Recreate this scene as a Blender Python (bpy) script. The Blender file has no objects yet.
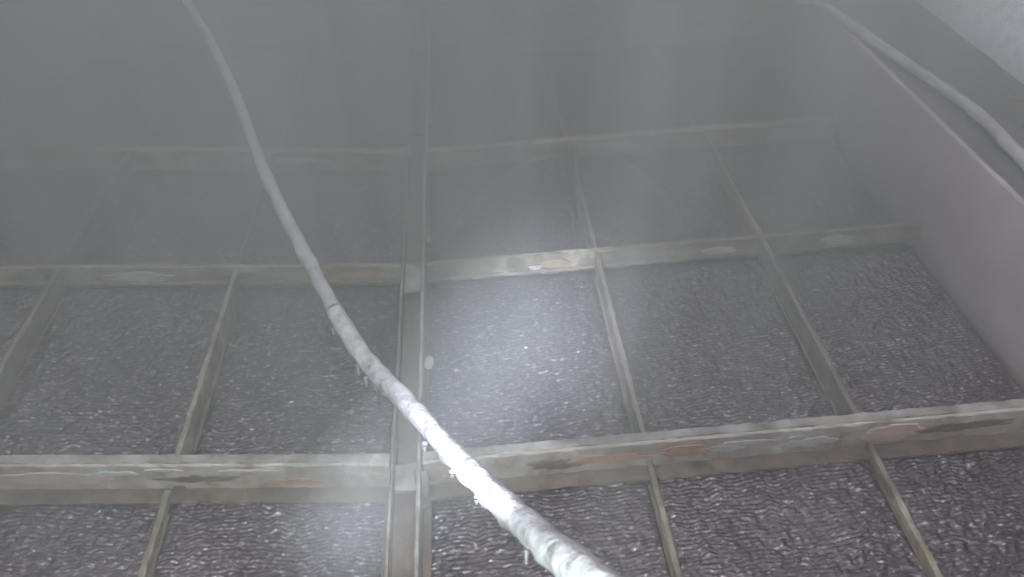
import bpy, bmesh, math, random
import numpy as np
from mathutils import Vector, Matrix, Euler

scene = bpy.context.scene
C = scene.collection
rng = np.random.default_rng(7)
random.seed(7)

# ------------------------------------------------------------------ camera
CAM_H = 2.0
cam_d = bpy.data.cameras.new('camera')
cam_d.sensor_width = 36.0
cam_d.lens = 36.0 * 800 / 1024
cam_d.clip_start = 0.02
cam_d.dof.use_dof = True
cam_d.dof.focus_distance = 2.3
cam_d.dof.aperture_fstop = 4.0
cam = bpy.data.objects.new('camera', cam_d)
C.objects.link(cam)
Yc = Vector((-75, 658, -800)).normalized()      # the girder's direction seen from the camera
Uc = Vector((0, 800, 658)).normalized()         # the vertical seen from the camera
Xc = Yc.cross(Uc).normalized()
R3 = Matrix((Xc, Yc, Uc))
cam.matrix_world = Matrix.Translation((0, 0, CAM_H)) @ R3.to_4x4()
scene.camera = cam

# ------------------------------------------------------------------ world, lamps, exposure
w = bpy.data.worlds.new('world')
scene.world = w
w.use_nodes = True
w.node_tree.nodes['Background'].inputs[0].default_value = (1.0, 0.935, 0.985, 1)
w.node_tree.nodes['Background'].inputs[1].default_value = 1.02

TORCH = Vector((-0.24, 0.06, 1.57))
def lamp(name, kind, loc, energy, color, radius, target=None, size=None, blend=None):
    d = bpy.data.lights.new(name, kind)
    d.energy = energy
    d.color = color
    if kind != 'AREA': d.shadow_soft_size = radius
    if size: d.spot_size = math.radians(size)
    if blend is not None: d.spot_blend = blend
    o = bpy.data.objects.new(name, d)
    C.objects.link(o)
    o.location = loc
    if target is not None:
        o.rotation_euler = (Vector(target) - Vector(loc)).to_track_quat('-Z', 'Y').to_euler()
    return o
beam = lamp('torch_beam', 'AREA', TORCH, 4.8, (0.83, 0.87, 1.0), 0.02, (0.36, 2.42, -0.09))
beam.data.shape = 'DISK'
beam.data.size = 0.02
beam.data.spread = math.radians(20)
lamp('torch_spill', 'SPOT', TORCH, 90, (0.84, 1.0, 0.95), 0.02, (0.15, 2.6, 0.6), 140, 0.8)

wall_fill = lamp('wall_fill_light', 'AREA', (1.55, 3.4, 2.62), 6, (0.92, 0.95, 1.0), 0.25, (2.5, 3.9, .7))  # added fill lamp with no known source, brightens the right wall
wall_fill.data.size = 0.8

scene.view_settings.view_transform = 'Standard'
scene.view_settings.look = 'None'
scene.view_settings.exposure = 0.45
scene.view_settings.gamma = 1.0
scene.view_settings.use_curve_mapping = False
scene.cycles.volume_bounces = 1
scene.cycles.volume_step_rate = 2.0
scene.cycles.volume_max_steps = 128

# ------------------------------------------------------------------ materials
def new_mat(name):
    m = bpy.data.materials.new(name)
    m.use_nodes = True
    return m, m.node_tree.nodes, m.node_tree.links, m.node_tree.nodes['Principled BSDF']

def rough_mat(name, stops, scale, rough=0.8, bump=0.3, bump_scale=60, metallic=0.0, spec=0.5, stretch=(1, 1, 1), dist=0.004, detail=6):
    """noise-driven colour mix between stops [(pos, rgb)], noise bump"""
    m, N, L, P = new_mat(name)
    tc = N.new('ShaderNodeTexCoord')
    mp = N.new('ShaderNodeMapping')
    mp.inputs['Scale'].default_value = stretch
    geo = N.new('ShaderNodeNewGeometry')
    L.new(geo.outputs['Position'], mp.inputs['Vector'])
    n = N.new('ShaderNodeTexNoise')
    n.inputs['Scale'].default_value = scale
    n.inputs['Detail'].default_value = detail
    n.inputs['Roughness'].default_value = 0.62
    L.new(mp.outputs[0], n.inputs['Vector'])
    r = N.new('ShaderNodeValToRGB')
    el = r.color_ramp.elements
    while len(el) < len(stops): el.new(0.5)
    for e, (p, c) in zip(el, stops):
        e.position = p
        e.color = (*c, 1)
    L.new(n.outputs['Fac'], r.inputs[0])
    L.new(r.outputs[0], P.inputs['Base Color'])
    P.inputs['Roughness'].default_value = rough
    P.inputs['Metallic'].default_value = metallic
    P.inputs['Specular IOR Level'].default_value = spec
    n2 = N.new('ShaderNodeTexNoise')
    n2.inputs['Scale'].default_value = bump_scale
    n2.inputs['Detail'].default_value = 5
    L.new(geo.outputs['Position'], n2.inputs['Vector'])
    b = N.new('ShaderNodeBump')
    b.inputs['Strength'].default_value = bump
    b.inputs['Distance'].default_value = dist
    L.new(n2.outputs['Fac'], b.inputs['Height'])
    L.new(b.outputs[0], P.inputs['Normal'])
    return m

M = {}
M['pad'] = rough_mat('wet_mesh_pad', [(0.32, (0.055, 0.040, 0.048)), (0.47, (0.105, 0.083, 0.10)), (0.58, (0.175, 0.143, 0.172)), (0.67, (0.60, 0.54, 0.63))],  # palest stop: crust specks, also painted glints for sparkle
                     75, stretch=(.6, 1.3, 1), rough=0.34, bump=0.9, bump_scale=150, metallic=0.95, spec=0.7, dist=0.003)
M['steel'] = rough_mat('rusted_steel', [(0.30, (0.10, 0.06, 0.035)), (0.43, (0.24, 0.15, 0.09)), (0.52, (0.33, 0.28, 0.20)), (0.64, (0.42, 0.38, 0.30)), (0.74, (0.62, 0.60, 0.54))],
                       9, rough=0.6, bump=0.5, bump_scale=70)
M['tan'] = rough_mat('tan_scaled_steel', [(0.30, (0.12, 0.085, 0.06)), (0.5, (0.22, 0.18, 0.135)), (0.7, (0.44, 0.39, 0.32))], 14, rough=0.6, bump=0.5, bump_scale=70)
M['greysteel'] = rough_mat('grey_scaled_steel', [(0.32, (0.14, 0.115, 0.10)), (0.5, (0.27, 0.25, 0.235)), (0.64, (0.38, 0.36, 0.35)), (0.72, (0.6, 0.6, 0.6))],
                           12, rough=0.55, bump=0.5, bump_scale=80)
M['web'] = rough_mat('lightened_scaled_web', [(0.30, (0.22, 0.15, 0.11)), (0.43, (0.40, 0.33, 0.285)), (0.58, (0.50, 0.45, 0.42)), (0.72, (0.72, 0.70, 0.69))], 11, rough=0.55, bump=0.5, bump_scale=80)  # colour lightened to make up for the little light on upright faces
M['rust'] = rough_mat('red_brown_rust', [(0.3, (0.09, 0.06, 0.05)), (0.5, (0.16, 0.115, 0.09)), (0.7, (0.25, 0.175, 0.135))], 13, rough=0.85, bump=0.6, bump_scale=60)
M['pink'] = rough_mat('pink_primer', [(0.3, (0.46, 0.34, 0.32)), (0.6, (0.60, 0.46, 0.44))], 20, rough=0.7, bump=0.3)
M['orange'] = rough_mat('orange_rust', [(0.3, (0.36, 0.19, 0.12)), (0.6, (0.50, 0.29, 0.19))], 25, rough=0.8, bump=0.4)
M['scale'] = rough_mat('white_scale', [(0.3, (0.40, 0.38, 0.38)), (0.6, (0.60, 0.59, 0.60))], 30, rough=0.7, bump=0.5)
M['cable'] = rough_mat('dusty_cable', [(0.3, (0.20, 0.19, 0.205)), (0.55, (0.28, 0.27, 0.29)), (0.75, (0.36, 0.345, 0.37))], 18, rough=0.75, bump=0.4, bump_scale=90)
M['crust'] = rough_mat('white_mineral_crust', [(0.34, (0.14, 0.125, 0.14)), (0.43, (0.27, 0.26, 0.28)), (0.6, (0.38, 0.37, 0.40))], 26, rough=0.6, bump=0.9, bump_scale=80, dist=0.006)
M['hose'] = rough_mat('scaled_hose', [(0.3, (0.20, 0.175, 0.18)), (0.5, (0.34, 0.32, 0.335)), (0.7, (0.44, 0.42, 0.45))], 10, rough=0.7, bump=0.5)
M['kerb'] = rough_mat('pinkish_concrete', [(0.3, (0.32, 0.245, 0.265)), (0.55, (0.38, 0.30, 0.32)), (0.75, (0.44, 0.355, 0.375))], 4, rough=0.85, bump=0.25, bump_scale=40)
M['ledge'] = rough_mat('dark_concrete', [(0.3, (0.06, 0.055, 0.055)), (0.55, (0.10, 0.09, 0.085)), (0.78, (0.17, 0.12, 0.11))], 6, rough=0.8, bump=0.5, bump_scale=40)  # kerb ledge, darker than the kerb face
M['wall'] = rough_mat('pale_rough_concrete', [(0.3, (0.55, 0.56, 0.60)), (0.5, (0.74, 0.75, 0.80)), (0.7, (0.88, 0.89, 0.94))], 16, rough=0.9, bump=0.9, bump_scale=50, dist=0.01)
M['unseen_wall'] = rough_mat('darkened_wall_concrete', [(0.3, (0.09, 0.085, 0.085)), (0.6, (0.16, 0.15, 0.15))], 5, rough=0.85, bump=0.5)  # unseen walls, colour darkened so the pads reflect little light
M['ribsteel'] = rough_mat('dull_wet_steel', [(0.32, (0.10, 0.075, 0.062)), (0.5, (0.16, 0.13, 0.115)), (0.7, (0.25, 0.21, 0.19))], 14, rough=0.6, bump=0.5, bump_scale=70)
M['dark'] = rough_mat('dark_basin', [(0.3, (0.02, 0.02, 0.02)), (0.7, (0.05, 0.045, 0.045))], 5, rough=0.6, bump=0.2)

# ------------------------------------------------------------------ helpers
def link(name, me, mat, parent=None, loc=None, rot=None):
    o = bpy.data.objects.new(name, me)
    if mat and not me.materials: me.materials.append(mat)
    C.objects.link(o)
    if parent: o.parent = parent
    if loc is not None: o.location = loc
    if rot is not None: o.rotation_euler = rot
    return o

def tag(o, label, cat, group=None):
    o['label'] = label
    o['category'] = cat
    if group: o['group'] = group
    return o

def thing(name, label, cat, loc=(0, 0, 0), rot=(0, 0, 0), group=None):
    o = bpy.data.objects.new(name, None)
    o.empty_display_size = 0.1
    C.objects.link(o)
    o.location = loc
    o.rotation_euler = rot
    return tag(o, label, cat, group)

def structure(o):
    o['kind'] = 'structure'
    return o

def mesh(name, verts, faces, smooth=False):
    me = bpy.data.meshes.new(name)
    me.from_pydata([tuple(map(float, v)) for v in verts], [], faces)
    me.update()
    if smooth:
        me.polygons.foreach_set('use_smooth', [True] * len(me.polygons))
    return me

def bar(name, x0, x1, y0, y1, z0, z1, seg=0.03, axis=0, jit=0.0015, bev=0.003):
    """long steel bar with small chamfers and a slightly uneven, scaled surface; axis is its long one"""
    lo = [x0, y0, z0]; hi = [x1, y1, z1]
    a = axis; b, c = [i for i in range(3) if i != a]
    n = max(2, int((hi[a] - lo[a]) / seg))
    B0, B1, C0, C1 = lo[b], hi[b], lo[c], hi[c]
    e = min(bev, (B1 - B0) * .3, (C1 - C0) * .3)
    prof = []
    kb = max(1, int((B1 - B0) / .03)); kc = max(1, int((C1 - C0) / .03))
    for i in range(kb + 1): prof.append((B0 + e + (B1 - B0 - 2 * e) * i / kb, C0))
    for i in range(kc + 1): prof.append((B1, C0 + e + (C1 - C0 - 2 * e) * i / kc))
    for i in range(kb + 1): prof.append((B1 - e - (B1 - B0 - 2 * e) * i / kb, C1))
    for i in range(kc + 1): prof.append((B0, C1 - e - (C1 - C0 - 2 * e) * i / kc))
    V = []; F = []
    k = len(prof)
    for i in range(n + 1):
        t = lo[a] + (hi[a] - lo[a]) * i / n
        for (pb, pc) in prof:
            v = [0, 0, 0]
            v[a] = t; v[b] = pb + random.gauss(0, jit); v[c] = pc + random.gauss(0, jit)
            V.append(v)
    for i in range(n):
        for j in range(k):
            F.append((i * k + j, i * k + (j + 1) % k, (i + 1) * k + (j + 1) % k, (i + 1) * k + j))
    F.append(tuple(range(k))[::-1]); F.append(tuple(range(n * k, n * k + k)))
    me = mesh(name, V, F)
    bm = bmesh.new(); bm.from_mesh(me); bmesh.ops.recalc_face_normals(bm, faces=bm.faces); bm.to_mesh(me); bm.free()
    return me

def flake(name, w, h, thick, n=44, rag=0.55):
    """irregular flat patch with raised, ragged edge in the xz plane facing -y"""
    V = []; F = []
    ph = [random.uniform(0, 6.28) for _ in range(4)]
    for layer, (yy, sc) in enumerate(((0, 1.0), (-thick, .94))):
        for i in range(n):
            a = 2 * math.pi * i / n
            r = 1 + rag * (math.sin(2 * a + ph[0]) * .4 + math.sin(5 * a + ph[1]) * .35 + math.sin(9 * a + ph[2]) * .25) + random.uniform(-.3, .3) * rag
            V.append((w / 2 * math.cos(a) * r * sc, yy, h / 2 * math.sin(a) * min(r, 1.05) * sc))
    V.append((0, -thick * 1.05, 0))
    for i in range(n):
        j = (i + 1) % n
        F.append((i, j, n + j, n + i)); F.append((n + i, n + j, 2 * n))
    return mesh(name, V, F)

def lump(name, rx, ry, rz, amp=0.25, sub=3, seed=0):
    bm = bmesh.new()
    bmesh.ops.create_icosphere(bm, subdivisions=sub, radius=1)
    r = random.Random(seed)
    ks = [(Vector((r.gauss(0, 1), r.gauss(0, 1), r.gauss(0, 1))) * 2.2, r.uniform(0, 6)) for _ in range(6)]
    for v in bm.verts:
        f = 1 + amp * sum(math.sin(v.co.dot(k) + p) for k, p in ks) / 3
        v.co *= f
        v.co = Vector((v.co.x * rx, v.co.y * ry, v.co.z * rz))
    me = bpy.data.meshes.new(name); bm.to_mesh(me); bm.free()
    me.polygons.foreach_set('use_smooth', [True] * len(me.polygons))
    return me

def spline(P, step):
    P = [Vector(p) for p in P]
    Q = [P[0] * 2 - P[1]] + P + [P[-1] * 2 - P[-2]]
    out = []
    for i in range(1, len(Q) - 2):
        a, b, c, d = Q[i - 1:i + 3]
        n = max(2, int((c - b).length / step))
        for k in range(n):
            t = k / n
            out.append(0.5 * ((2 * b) + (c - a) * t + (2 * a - 5 * b + 4 * c - d) * t * t + (3 * b - a - 3 * c + d) * t ** 3))
    out.append(P[-1])
    return out

def tube(name, pts, rad, sides=20, amp=0.0, seed=0, under=0.0):
    """swept tube; amp = crust roughness relative to the radius, under = extra lumps on the underside"""
    r = np.random.default_rng(seed)
    n = len(pts)
    noise = r.normal(0, 1, (n, sides))
    for _ in range(2):
        noise = (noise + np.roll(noise, 1, 1) + np.roll(noise, -1, 1)) / 2.2
        noise[1:-1] = (noise[:-2] + noise[1:-1] + noise[2:]) / 2.0
    low = np.interp(np.arange(n), np.arange(0, n + 12, 12), r.normal(0, 1, len(np.arange(0, n + 12, 12))))
    V = []; F = []
    N = None
    for i, p in enumerate(pts):
        t = (pts[min(i + 1, n - 1)] - pts[max(i - 1, 0)]).normalized()
        side = t.cross(Vector((0, 0, 1))).normalized()
        up = side.cross(t)
        for j in range(sides):
            a = 2 * math.pi * j / sides
            d = side * math.cos(a) + up * math.sin(a)
            rr = rad * (1 + amp * noise[i, j] * .5 + amp * .45 * low[i])
            if under and d.z < -.2: rr += rad * under * abs(noise[i, j]) * (-d.z)
            V.append(p + d * rr)
    for i in range(n - 1):
        for j in range(sides):
            F.append((i * sides + j, (i + 1) * sides + j, (i + 1) * sides + (j + 1) % sides, i * sides + (j + 1) % sides))
    F.append(tuple(range(sides))); F.append(tuple(range((n - 1) * sides, n * sides))[::-1])
    me = mesh(name, V, F, True)
    bm = bmesh.new(); bm.from_mesh(me); bmesh.ops.recalc_face_normals(bm, faces=bm.faces); bm.to_mesh(me); bm.free()
    return me

# ------------------------------------------------------------------ the setting
GX = -0.215                       # centre line of the girder
TILT = math.radians(2.8)          # each half of the deck rises away from the girder
KX, KZ, WX = 1.93, 0.47, 2.50     # kerb face, kerb top, wall face
Y0, Y1 = -1.6, 7.0
XL = -3.75

def slab(name, x0, x1, y0, y1, z0, z1, mat, parent=None):
    me = bar(name, x0, x1, y0, y1, z0, z1, seg=.25, axis=1, jit=.0012, bev=.012)
    return link(name, me, mat, parent)
structure(slab('floor', XL - .2, WX + .2, Y0 - .2, Y1 + .2, -.55, -.45, M['dark']))
structure(slab('wall_right', WX, WX + .2, Y0, Y1, -.45, 2.9, M['wall']))
structure(slab('wall_left', XL - .2, XL, Y0, Y1, -.45, 2.9, M['unseen_wall']))
structure(slab('wall_back', XL - .2, WX + .2, Y1, Y1 + .2, -.45, 2.9, M['unseen_wall']))
structure(slab('wall_front', XL - .2, WX + .2, Y0 - .2, Y0, -.45, 2.9, M['unseen_wall']))

# kerb: face, top ledge, and the narrow gutter at its foot
kerb = thing('concrete_kerb', 'long pinkish concrete kerb with dark top, running along the pale wall', 'kerb', (0, 0, 0))
link('face', bar('face', KX, KX + .025, Y0 + .01, Y1 - .01, -.44, KZ, seg=.08, axis=1, jit=.0007, bev=.014), M['kerb'], kerb)
link('ledge', bar('ledge', KX + .027, WX - .006, Y0 + .01, Y1 - .01, -.44, KZ - .015, seg=.08, axis=1, jit=.002, bev=.006), M['ledge'], kerb)
for k, (x, y, s) in enumerate([(2.33, 2.75, .05), (2.27, 2.62, .035), (2.38, 3.0, .03), (2.3, 2.35, .05), (2.36, 2.48, .03)]):
    link('grit_lump', lump('grit_lump', s * 1.3, s, s * .45, .35, 2, k), M['rust'] if k % 2 == 0 else M['scale'], kerb, (x, y, KZ - .012))

# ------------------------------------------------------------------ steel deck
ROWS = [1.595, 2.605, 3.52, 4.83, 5.80, 6.77]      # crossbeams (web planes)
FRONT = 0.64
RIBS_R = [0.537, 1.225]
RIBS_L = [-0.92, -1.60, -2.28, -2.96]
def on_deck(x, z=0.0):
    """point (x, z above the top plane) -> world x, z, tilt angle for the side of x"""
    s = 1 if x > GX else -1
    return x, z + abs(x - GX) * math.tan(TILT), -s * TILT

# centre girder
gir = thing('central_girder', 'long rust-streaked double-flanged steel channel splitting the mesh deck lengthwise', 'girder', (GX, 0, 0))
link('channel_bed', bar('channel_bed', -.036, .036, -.3, Y1, -.075, -.055, seg=.08, axis=1), M['rust'], gir)
link('flange', bar('flange', -.046, -.038, -.3, Y1, -.125, .010, seg=.06, axis=1, jit=.0008), M['tan'], gir)
link('flange', bar('flange', .034, .046, -.3, Y1, -.125, .012, seg=.06, axis=1, jit=.0008), M['greysteel'], gir)
link('foot_strip', bar('foot_strip', .046, .072, -.3, Y1, -.128, -.108, seg=.06, axis=1), M['rust'], gir)
link('foot_strip', bar('foot_strip', -.072, -.046, -.3, Y1, -.128, -.108, seg=.06, axis=1), M['rust'], gir)
for y0, y1, mt in ((2.45, 2.62, 'greysteel'), (3.72, 3.80, 'tan'), (1.50, 1.60, 'greysteel'), (4.8, 4.9, 'greysteel')):
    p = link('splice_plate', bar('splice_plate', -.034, .033, y0, y1, -.02, -.008, seg=.03, axis=1), M[mt], gir)
for y in (1.53, 2.83, 3.9):
    link('bracket', bar('bracket', .047, .068, y - .05, y + .05, -.078, -.02, seg=.02, axis=1, bev=.004), M['greysteel'], gir)

def crossbeam(x0, x1, y, label, mats, patches=(), height=.118, top=.040, yaw=0.0):
    """C channel from x0 to x1 (world x along the deck); top flange recedes, bottom flange comes forward"""
    side = 1 if x0 > GX else -1
    t = thing('crossbeam', label, 'steel beam', (GX, y, 0), (0, -side * TILT, yaw), 'steel crossbeams of the deck')
    a, b = x0 - GX, x1 - GX
    link('web', bar('web', a, b, -.006, .006, -height, 0, seg=.025, jit=.0011), mats[0], t)
    link('top_flange', bar('top_flange', a, b, .006, top, -.010, .001, seg=.025, jit=.0011), mats[1], t)
    link('bottom_flange', bar('bottom_flange', a, b, -.06 if height > .1 else -.02, -.006, -height - .002, -height + .010, seg=.025, jit=.0016), mats[2], t)
    for (px, pz, w, h, mt, nm) in patches:
        link(nm, flake(nm, w, h, .004, rag=.22 if nm == 'primer_patch' else .55), M[mt], t, (px - GX, -.0075, pz))
    return t

S, T, G_, RU = M['steel'], M['tan'], M['greysteel'], M['rust']
xr0, xr1 = GX + .052, KX - .03
crossbeam(xr0, xr1, ROWS[0], 'thick steel crossbeam with pale pink oval patch on its face, nearest on kerb side', (M['web'], G_, RU),
          [(1.33, -.050, .20, .078, 'pink', 'primer_patch'), (.66, -.045, .16, .045, 'orange', 'rust_patch'), (.42, -.055, .20, .05, 'orange', 'rust_patch'),
           (.86, -.032, .15, .018, 'scale', 'scale_patch'), (.80, -.055, .11, .03, 'scale', 'scale_patch'), (1.02, -.03, .05, .015, 'scale', 'scale_patch'),
           (.25, -.06, .16, .05, 'rust', 'rust_patch'), (1.55, -.05, .3, .04, 'rust', 'rust_patch'), (-.06, -.07, .09, .03, 'orange', 'rust_patch'), (1.06, -.06, .16, .045, 'scale', 'scale_patch')], .118)
crossbeam(xr0, xr1, ROWS[1], 'tan crossbeam above the brightly glinting mesh pad, kerb side of girder', (T, T, T),
          [(.12, -.05, .12, .04, 'tan', 'rust_patch'), (.36, -.045, .14, .035, 'steel', 'rust_patch'), (1.55, -.045, .15, .05, 'scale', 'scale_patch'), (.28, -.06, .05, .025, 'scale', 'scale_patch'), (1.05, -.05, .14, .04, 'pink', 'primer_patch')], .078, .014)
crossbeam(xr0, xr1, ROWS[2], 'hazy brown crossbeam third from the front, kerb side of girder', (S, S, RU),
          [(.75, -.05, .25, .05, 'pink', 'primer_patch'), (1.3, -.05, .12, .05, 'orange', 'rust_patch'), (.05, -.04, .012, .05, 'scale', 'scale_patch')], .12)
crossbeam(xr0, xr1, ROWS[3], 'faint crossbeam fourth from the front, kerb side, nearly lost in mist', (S, S, RU))
crossbeam(xr0, xr1, ROWS[4], 'farthest but one crossbeam on kerb side, hidden in thick mist', (S, S, RU))
crossbeam(xr0, xr1, ROWS[5], 'farthest crossbeam on kerb side, at foot of far wall in mist', (S, S, RU))
xl0, xl1 = XL + .01, GX - .052
crossbeam(xl0, xl1, ROWS[0], 'grey crossbeam with white scale along its top edge, nearest beyond the sagging cable', (M['web'], G_, RU),
          [(-1.10, -.03, .12, .02, 'scale', 'scale_patch'), (-.70, -.02, .14, .014, 'scale', 'scale_patch'), (-1.28, -.055, .34, .06, 'pink', 'primer_patch'),
           (-.85, -.06, .18, .035, 'rust', 'rust_patch'), (-.55, -.075, .14, .03, 'orange', 'rust_patch'), (-.95, -.015, .1, .012, 'scale', 'scale_patch')], .118, yaw=-.028)
crossbeam(xl0, xl1, ROWS[1], 'tan crossbeam crossing behind middle of the sagging cable', (S, T, T),
          [(-1.30, -.045, .26, .05, 'scale', 'scale_patch'), (-1.72, -.045, .14, .05, 'tan', 'rust_patch'), (-.42, -.05, .10, .04, 'orange', 'rust_patch'), (-.85, -.045, .2, .04, 'tan', 'rust_patch')], .078, .014)
crossbeam(xl0, xl1, ROWS[2], 'hazy crossbeam third from the front on the cable side of girder', (S, S, RU), [(-.9, -.05, .4, .04, 'scale', 'scale_patch')], .118)
crossbeam(xl0, xl1, ROWS[3], 'faint crossbeam fourth from the front on cable side, veiled by mist', (S, S, RU))
crossbeam(xl0, xl1, ROWS[4], 'farthest but one crossbeam on cable side, hidden in mist', (S, S, RU))
crossbeam(xl0, xl1, ROWS[5], 'farthest crossbeam on cable side, at foot of far wall in mist', (S, S, RU))

# ribs: flat bars between crossbeams, one thing per bay
EDGES = [FRONT] + ROWS
bay_name = ['in the frontmost bay', 'in second bay from the front', 'in third bay from the front', 'in fourth bay from the front', 'in fifth misty bay', 'in sixth and last misty bay']
def rib(x, k, label, mat, mat2):
    y0, y1 = EDGES[k] + (.010 if k else 0), EDGES[k + 1] - .008
    X, Z, rot = on_deck(x * 1.03 if k == 0 else x)
    t = thing('rib_bar', label, 'steel rib', (X, y0, Z), (0, rot, 0), 'lengthwise steel ribs of the deck')
    s = 1 if x > GX else -1
    top = -.085 if k == 0 else (-.004 if k in (1, 2) else -.03)
    link('blade', bar('blade', -.009, .009, .032 if k in (1, 3, 4, 5) else -.03 * (k == 2), y1 - y0, -.124 if k == 0 else -.092, top - .003, seg=.04, axis=1, jit=.0012), mat, t)
    link('foot', bar('foot', -.018, .018, 0, y1 - y0 - .064, (-.130 if k == 0 else -.108), (-.118 if k == 0 else -.096), seg=.04, axis=1, jit=.0015), mat2, t)
    return t
for k in range(6):
    for i, x in enumerate(RIBS_R):
        rib(x, k, 'narrow steel rib %s, %s girder on kerb side' % (bay_name[k], ['first from', 'second from'][i]), M['tan'] if (k, i) in ((0, 0), (0, 1), (2, 1)) else M['ribsteel'], M['rust'])
    for i, x in enumerate(RIBS_L):
        rib(x, k, 'narrow rusty rib %s, %s girder on cable side' % (bay_name[k], ['first from', 'second from', 'third from', 'fourth from'][i]), M['tan'] if i == 0 and k < 2 else M['ribsteel'], M['rust'])

# ------------------------------------------------------------------ mesh pads
def smooth_noise(n, m, cn, cm):
    g = rng.normal(0, 1, (cn + 3, cm + 3))
    yi = np.linspace(0, cn, n); xi = np.linspace(0, cm, m)
    y0 = yi.astype(int); x0 = xi.astype(int)
    fy = (yi - y0)[:, None]; fx = (xi - x0)[None, :]
    fy = fy * fy * (3 - 2 * fy); fx = fx * fx * (3 - 2 * fx)
    a = g[np.ix_(y0, x0)]; b = g[np.ix_(y0, x0 + 1)]; c = g[np.ix_(y0 + 1, x0)]; d = g[np.ix_(y0 + 1, x0 + 1)]
    return (a * (1 - fx) + b * fx) * (1 - fy) + (c * (1 - fx) + d * fx) * fy

def pad_mesh(w, d, res):
    """crinkled knitted pad: wavy rows of scalloped loops on a thin slab, origin at its middle"""
    nx, ny = int(w / res), int(d / res)
    x = np.linspace(-w / 2, w / 2, nx + 1); y = np.linspace(-d / 2, d / 2, ny + 1)
    Xg, Yg = np.meshgrid(x, y)
    sh = (ny + 1, nx + 1)
    warp = smooth_noise(*sh, int(d / .10), int(w / .035)) * .42 + smooth_noise(*sh, int(d / .25), int(w / .12)) * .5
    ph = Yg / .0145 + warp
    row = np.floor(ph); f = ph - row
    rp = rng.uniform(0, 1, 4000)
    off = rp[(row.astype(int)) % 4000]
    sc = np.abs(np.sin(math.pi * (Xg / .024 + off + smooth_noise(*sh, int(d / .04), int(w / .09)) * .35)))
    ridge = np.where(f < .45, f / .45, (1 - f) / .55)
    H = .0066 * ridge * (.35 + .65 * sc) + .004 * smooth_noise(*sh, int(d / .02), int(w / .02)) * .6
    band = np.minimum(1, np.abs(((Xg + .02 * smooth_noise(*sh, 8, 3)) / .085) % 1 - .5) * 6)   # vertical crimps
    H *= .55 + .45 * band
    H += .004 * smooth_noise(*sh, 6, 5)
    edge = np.minimum.reduce([Xg + w / 2, w / 2 - Xg, Yg + d / 2, d / 2 - Yg])
    H *= np.clip(edge / .02, 0, 1)
    V = np.stack([Xg, Yg, H], -1).reshape(-1, 3)
    idx = np.arange((nx + 1) * (ny + 1)).reshape(ny + 1, nx + 1)
    Fq = np.stack([idx[:-1, :-1], idx[:-1, 1:], idx[1:, 1:], idx[1:, :-1]], -1).reshape(-1, 4)
    ring = np.concatenate([idx[0, :-1], idx[:-1, -1], idx[-1, :0:-1], idx[:0:-1, 0]])
    low = V[ring].copy(); low[:, 2] = -.018
    nb = len(V); k = len(ring)
    V = np.concatenate([V, low])
    j = np.arange(k); jn = (j + 1) % k
    Fs = np.stack([ring[j], nb + j, nb + jn, ring[jn]], -1)
    Fa = np.concatenate([Fq, Fs])
    me = bpy.data.meshes.new('mesh_pad')
    me.vertices.add(len(V)); me.vertices.foreach_set('co', V.astype(np.float32).ravel())
    me.loops.add(Fa.size); me.loops.foreach_set('vertex_index', Fa.astype(np.int32).ravel())
    me.polygons.add(len(Fa)); me.polygons.foreach_set('loop_start', np.arange(0, Fa.size, 4, dtype=np.int32))
    me.polygons.foreach_set('use_smooth', np.ones(len(Fa), dtype=bool))
    me.update(); me.validate()
    me.materials.append(M['pad'])
    return me

pads = {}
def pad(w, d, res, variant):
    key = (round(w, 2), round(d, 2), res, variant)
    if key not in pads: pads[key] = pad_mesh(w, d, res)
    return pads[key]

row_txt = ['frontmost row', 'second row from front', 'third row from front', 'fourth row from front', 'fifth row, in mist', 'last row, deep in mist']
cols = [('kerb side', RIBS_R[0], GX + .052, 'next to girder'), ('kerb side', RIBS_R[1], RIBS_R[0], 'second from girder'), ('kerb side', KX - .05, RIBS_R[1], 'against the kerb'),
        ('cable side', GX - .052, RIBS_L[0], 'next to girder'), ('cable side', RIBS_L[0], RIBS_L[1], 'second from girder'), ('cable side', RIBS_L[1], RIBS_L[2], 'third from girder'),
        ('cable side', RIBS_L[2], RIBS_L[3], 'fourth from girder'), ('cable side', RIBS_L[3], XL, 'against far side wall')]
for k in range(6):
    for ci, (side, a, b, txt) in enumerate(cols):
        if k == 0:        # the front ribs sit a little wider
            a, b = [v * 1.03 if v in RIBS_R + RIBS_L else v for v in (a, b)]
        xa, xb = min(a, b) + .009, max(a, b) - .009
        ya, yb = EDGES[k] + (.070 if k == 1 and side == 'cable side' else .012), EDGES[k + 1] - .012
        wd = round(xb - xa - .004, 2); dp = round(yb - ya - .004, 2)
        res = .0042 if k < 3 else (.008 if k == 3 else .014)
        me = pad(wd, dp, res, 0 if k > 2 else ci % 2)
        X, Z, rot = on_deck((xa + xb) / 2, -.122 if k == 0 else -.100)
        o = bpy.data.objects.new('mesh_pad', me)
        C.objects.link(o)
        o.location = (X, (ya + yb) / 2, Z)
        o.rotation_euler = (0, rot, 0)
        if (k, ci) == (1, 0): lab = 'crinkled mesh pad glinting brightly in torchlight, crossed by the cable\'s shadow'
        elif (k, ci) == (0, 3): lab = 'dark mesh pad under the sagging white cable, frontmost row beside girder'
        else: lab = 'dark crinkled mesh pad, %s, %s %s' % (row_txt[k], side, txt)
        tag(o, lab, 'mesh pad', 'crinkled mesh pads of the deck')
        
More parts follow.
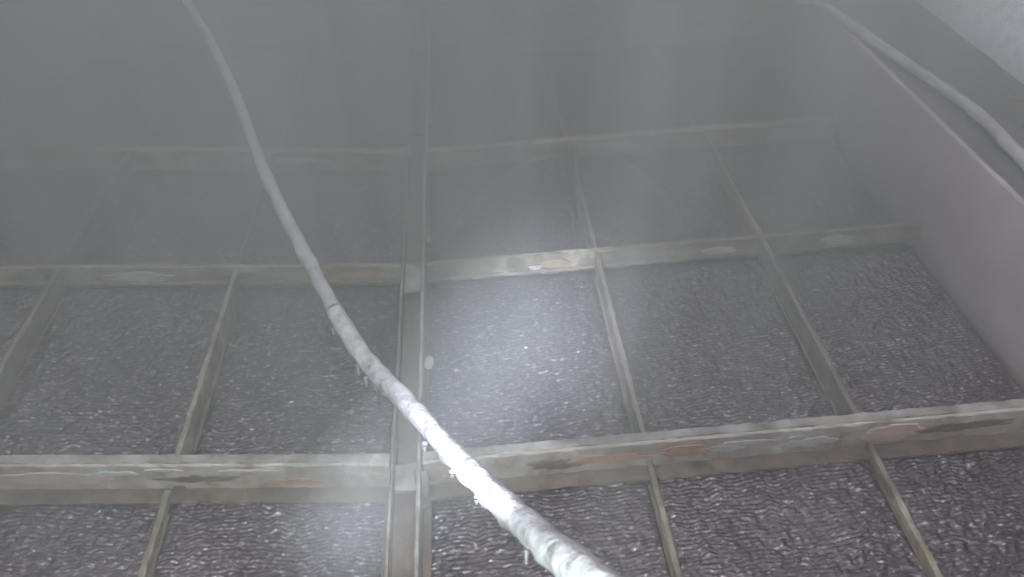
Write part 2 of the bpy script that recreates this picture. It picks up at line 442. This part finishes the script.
# ------------------------------------------------------------------ cable and hose
P_cable = [(-2.9, Y1, 1.35), (-2.25, 5.9, .72), (-1.442, 4.422, .466), (-1.128, 3.697, .481), (-.900, 3.103, .488), (-.722, 2.583, .500), (-.565, 2.186, .508), (-.431, 1.863, .522),
           (-.353, 1.674, .536), (-.258, 1.481, .552), (-.147, 1.289, .595), (-.052, 1.089, .671), (.04, .845, .825), (.103, .66, .967), (.148, .528, 1.079), (.188, .412, 1.178),
           (.32, .05, 1.47), (.55, -.6, 1.95), (.85, Y0, 2.6)]
cab = thing('hanging_cable', 'thick sagging cable, encrusted white, hanging across the deck from wall to wall', 'cable', P_cable[8])
org = Vector(P_cable[8])
pts = [p - org for p in spline(P_cable, .012)]
link('sheath', tube('sheath', pts, .0215, 18, .10, 3), M['cable'], cab)
near = [p for p in pts if p.y < .045]
cr = link('crust', tube('crust', near, .0240, 28, .09, 5, under=.14), M['crust'], cab)
def drip(at, ln, r):
    sd = 8; V = []; F = []
    for i in range(6):
        t = i / 5; rr = r * (1 - t) ** .7 + .0006 + (.0009 if i == 4 else 0)
        for j in range(sd):
            a = 2 * math.pi * j / sd
            V.append((rr * math.cos(a), rr * math.sin(a), .006 - t * (ln + .006)))
    for i in range(5):
        for j in range(sd):
            F.append((i * sd + j, (i + 1) * sd + j, (i + 1) * sd + (j + 1) % sd, i * sd + (j + 1) % sd))
    F.append(tuple(range(5 * sd, 6 * sd)))
    return link('drip', mesh('drip', V, F, True), M['crust'], cab, at)
for (y, ln, r, dx) in ((.695, .040, .0035, -.004), (1.66, .016, .005, -.008), (1.50, .030, .004, -.006), (1.45, .026, .005, -.010), (1.42, .02, .005, 0), (1.16, .02, .007, -.012), (1.02, .012, .006, -.006), (.90, .014, .006, -.004), (1.60, .016, .004, 0), (.59, .012, .005, -.006)):
    p = min(pts, key=lambda q: abs(q.y + org.y - y))
    drip((p.x + dx - .016, p.y - .010, p.z - .020), ln, r)

P_hose = [(WX, 6.3, 1.3), (2.05, 5.6, .75), (1.72, 4.7, .53), (1.749, 4.216, .50), (1.819, 4.105, .497), (1.917, 3.939, .497), (1.954, 3.774, .492), (1.996, 3.52, .485), (2.049, 3.225, .483), (2.092, 2.954, .483),
          (2.099, 2.732, .483), (2.079, 2.458, .484), (2.049, 2.188, .49), (1.99, 1.8, .52), (1.97, 1.2, .60), (2.05, .2, .95), (2.3, -.8, 1.5), (WX, Y0 + .2, 2.1)]
horg = Vector(P_hose[9])
hs = thing('hanging_hose', 'pale scale-covered hose resting on the dark kerb ledge below the bright wall', 'hose', horg)
hp = [p - horg for p in spline(P_hose, .02)]
link('sheath', tube('sheath', hp, .025, 18, .14, 11), M['hose'], hs)
for (y, sx) in ((3.48, .05), (3.28, .04), (3.1, .045)):
    p = min(hp, key=lambda q: abs(q.y + horg.y - y))
    link('scale_lump', lump('scale_lump', .02, sx, .016, .3, 2, int(y * 10)), M['hose'], hs, (p.x - .020, p.y, p.z + .004))

# small white lumps by the girder
tag(link('scale_lump', lump('white_lump', .020, .026, .024, .22, 3, 4), M['scale'], None, (GX + .062, 2.09, -.055)), 'rounded white lump of scale stuck against girder beside the glinting pad', 'scale lump')
tag(link('scale_lump', lump('small_lump', .014, .022, .016, .3, 3, 9), M['scale'], None, (GX + .060, 2.86, -.062)), 'small pale lump of scale on girder edge behind the tan crossbeam', 'scale lump')

# ------------------------------------------------------------------ mist
def haze():
    me = bar('haze', XL + .01, WX - .01, .45, Y1 - .01, -.44, 2.75, seg=20, axis=1, jit=0, bev=.001)
    m = bpy.data.materials.new('mist')
    m.use_nodes = True
    N, L = m.node_tree.nodes, m.node_tree.links
    N.remove(N['Principled BSDF'])
    out = N['Material Output']
    vs = N.new('ShaderNodeVolumePrincipled')
    vs.inputs['Color'].default_value = (0.92, 0.975, 0.965, 1)
    vs.inputs['Anisotropy'].default_value = 0.55
    tc = N.new('ShaderNodeNewGeometry')
    mp = N.new('ShaderNodeMapping'); mp.inputs['Scale'].default_value = (4.0, 2.6, .3)
    L.new(tc.outputs['Position'], mp.inputs[0])
    n = N.new('ShaderNodeTexNoise'); n.inputs['Scale'].default_value = 1.0; n.inputs['Detail'].default_value = 2
    L.new(mp.outputs[0], n.inputs['Vector'])
    sp = N.new('ShaderNodeSeparateXYZ'); L.new(tc.outputs['Position'], sp.inputs[0])
    ramp = N.new('ShaderNodeMapRange'); ramp.interpolation_type = 'SMOOTHSTEP'
    ramp.inputs['From Min'].default_value = .8; ramp.inputs['From Max'].default_value = 3.2
    ramp.inputs['To Min'].default_value = .27; ramp.inputs['To Max'].default_value = 1.1
    L.new(sp.outputs['Y'], ramp.inputs['Value'])
    nr = N.new('ShaderNodeMapRange')
    nr.inputs['From Min'].default_value = .32; nr.inputs['From Max'].default_value = .68
    nr.inputs['To Min'].default_value = .3; nr.inputs['To Max'].default_value = 1.7
    L.new(n.outputs['Fac'], nr.inputs['Value'])
    zr = N.new('ShaderNodeMapRange'); zr.interpolation_type = 'SMOOTHSTEP'
    zr.inputs['From Min'].default_value = .45; zr.inputs['From Max'].default_value = 1.15
    zr.inputs['To Min'].default_value = 1.0; zr.inputs['To Max'].default_value = .26
    L.new(sp.outputs['Z'], zr.inputs['Value'])
    mz = N.new('ShaderNodeMath'); mz.operation = 'MULTIPLY'
    L.new(ramp.outputs[0], mz.inputs[0]); L.new(zr.outputs[0], mz.inputs[1])
    mu = N.new('ShaderNodeMath'); mu.operation = 'MULTIPLY'
    L.new(mz.outputs[0], mu.inputs[0]); L.new(nr.outputs[0], mu.inputs[1])
    L.new(mu.outputs[0], vs.inputs['Density'])
    L.new(vs.outputs[0], out.inputs['Volume'])
    o = link('haze', me, m)
    o['kind'] = 'stuff'
    o['label'] = 'thin grey-green mist hanging over the whole deck, thicker farther off'
    o['category'] = 'mist'
haze()
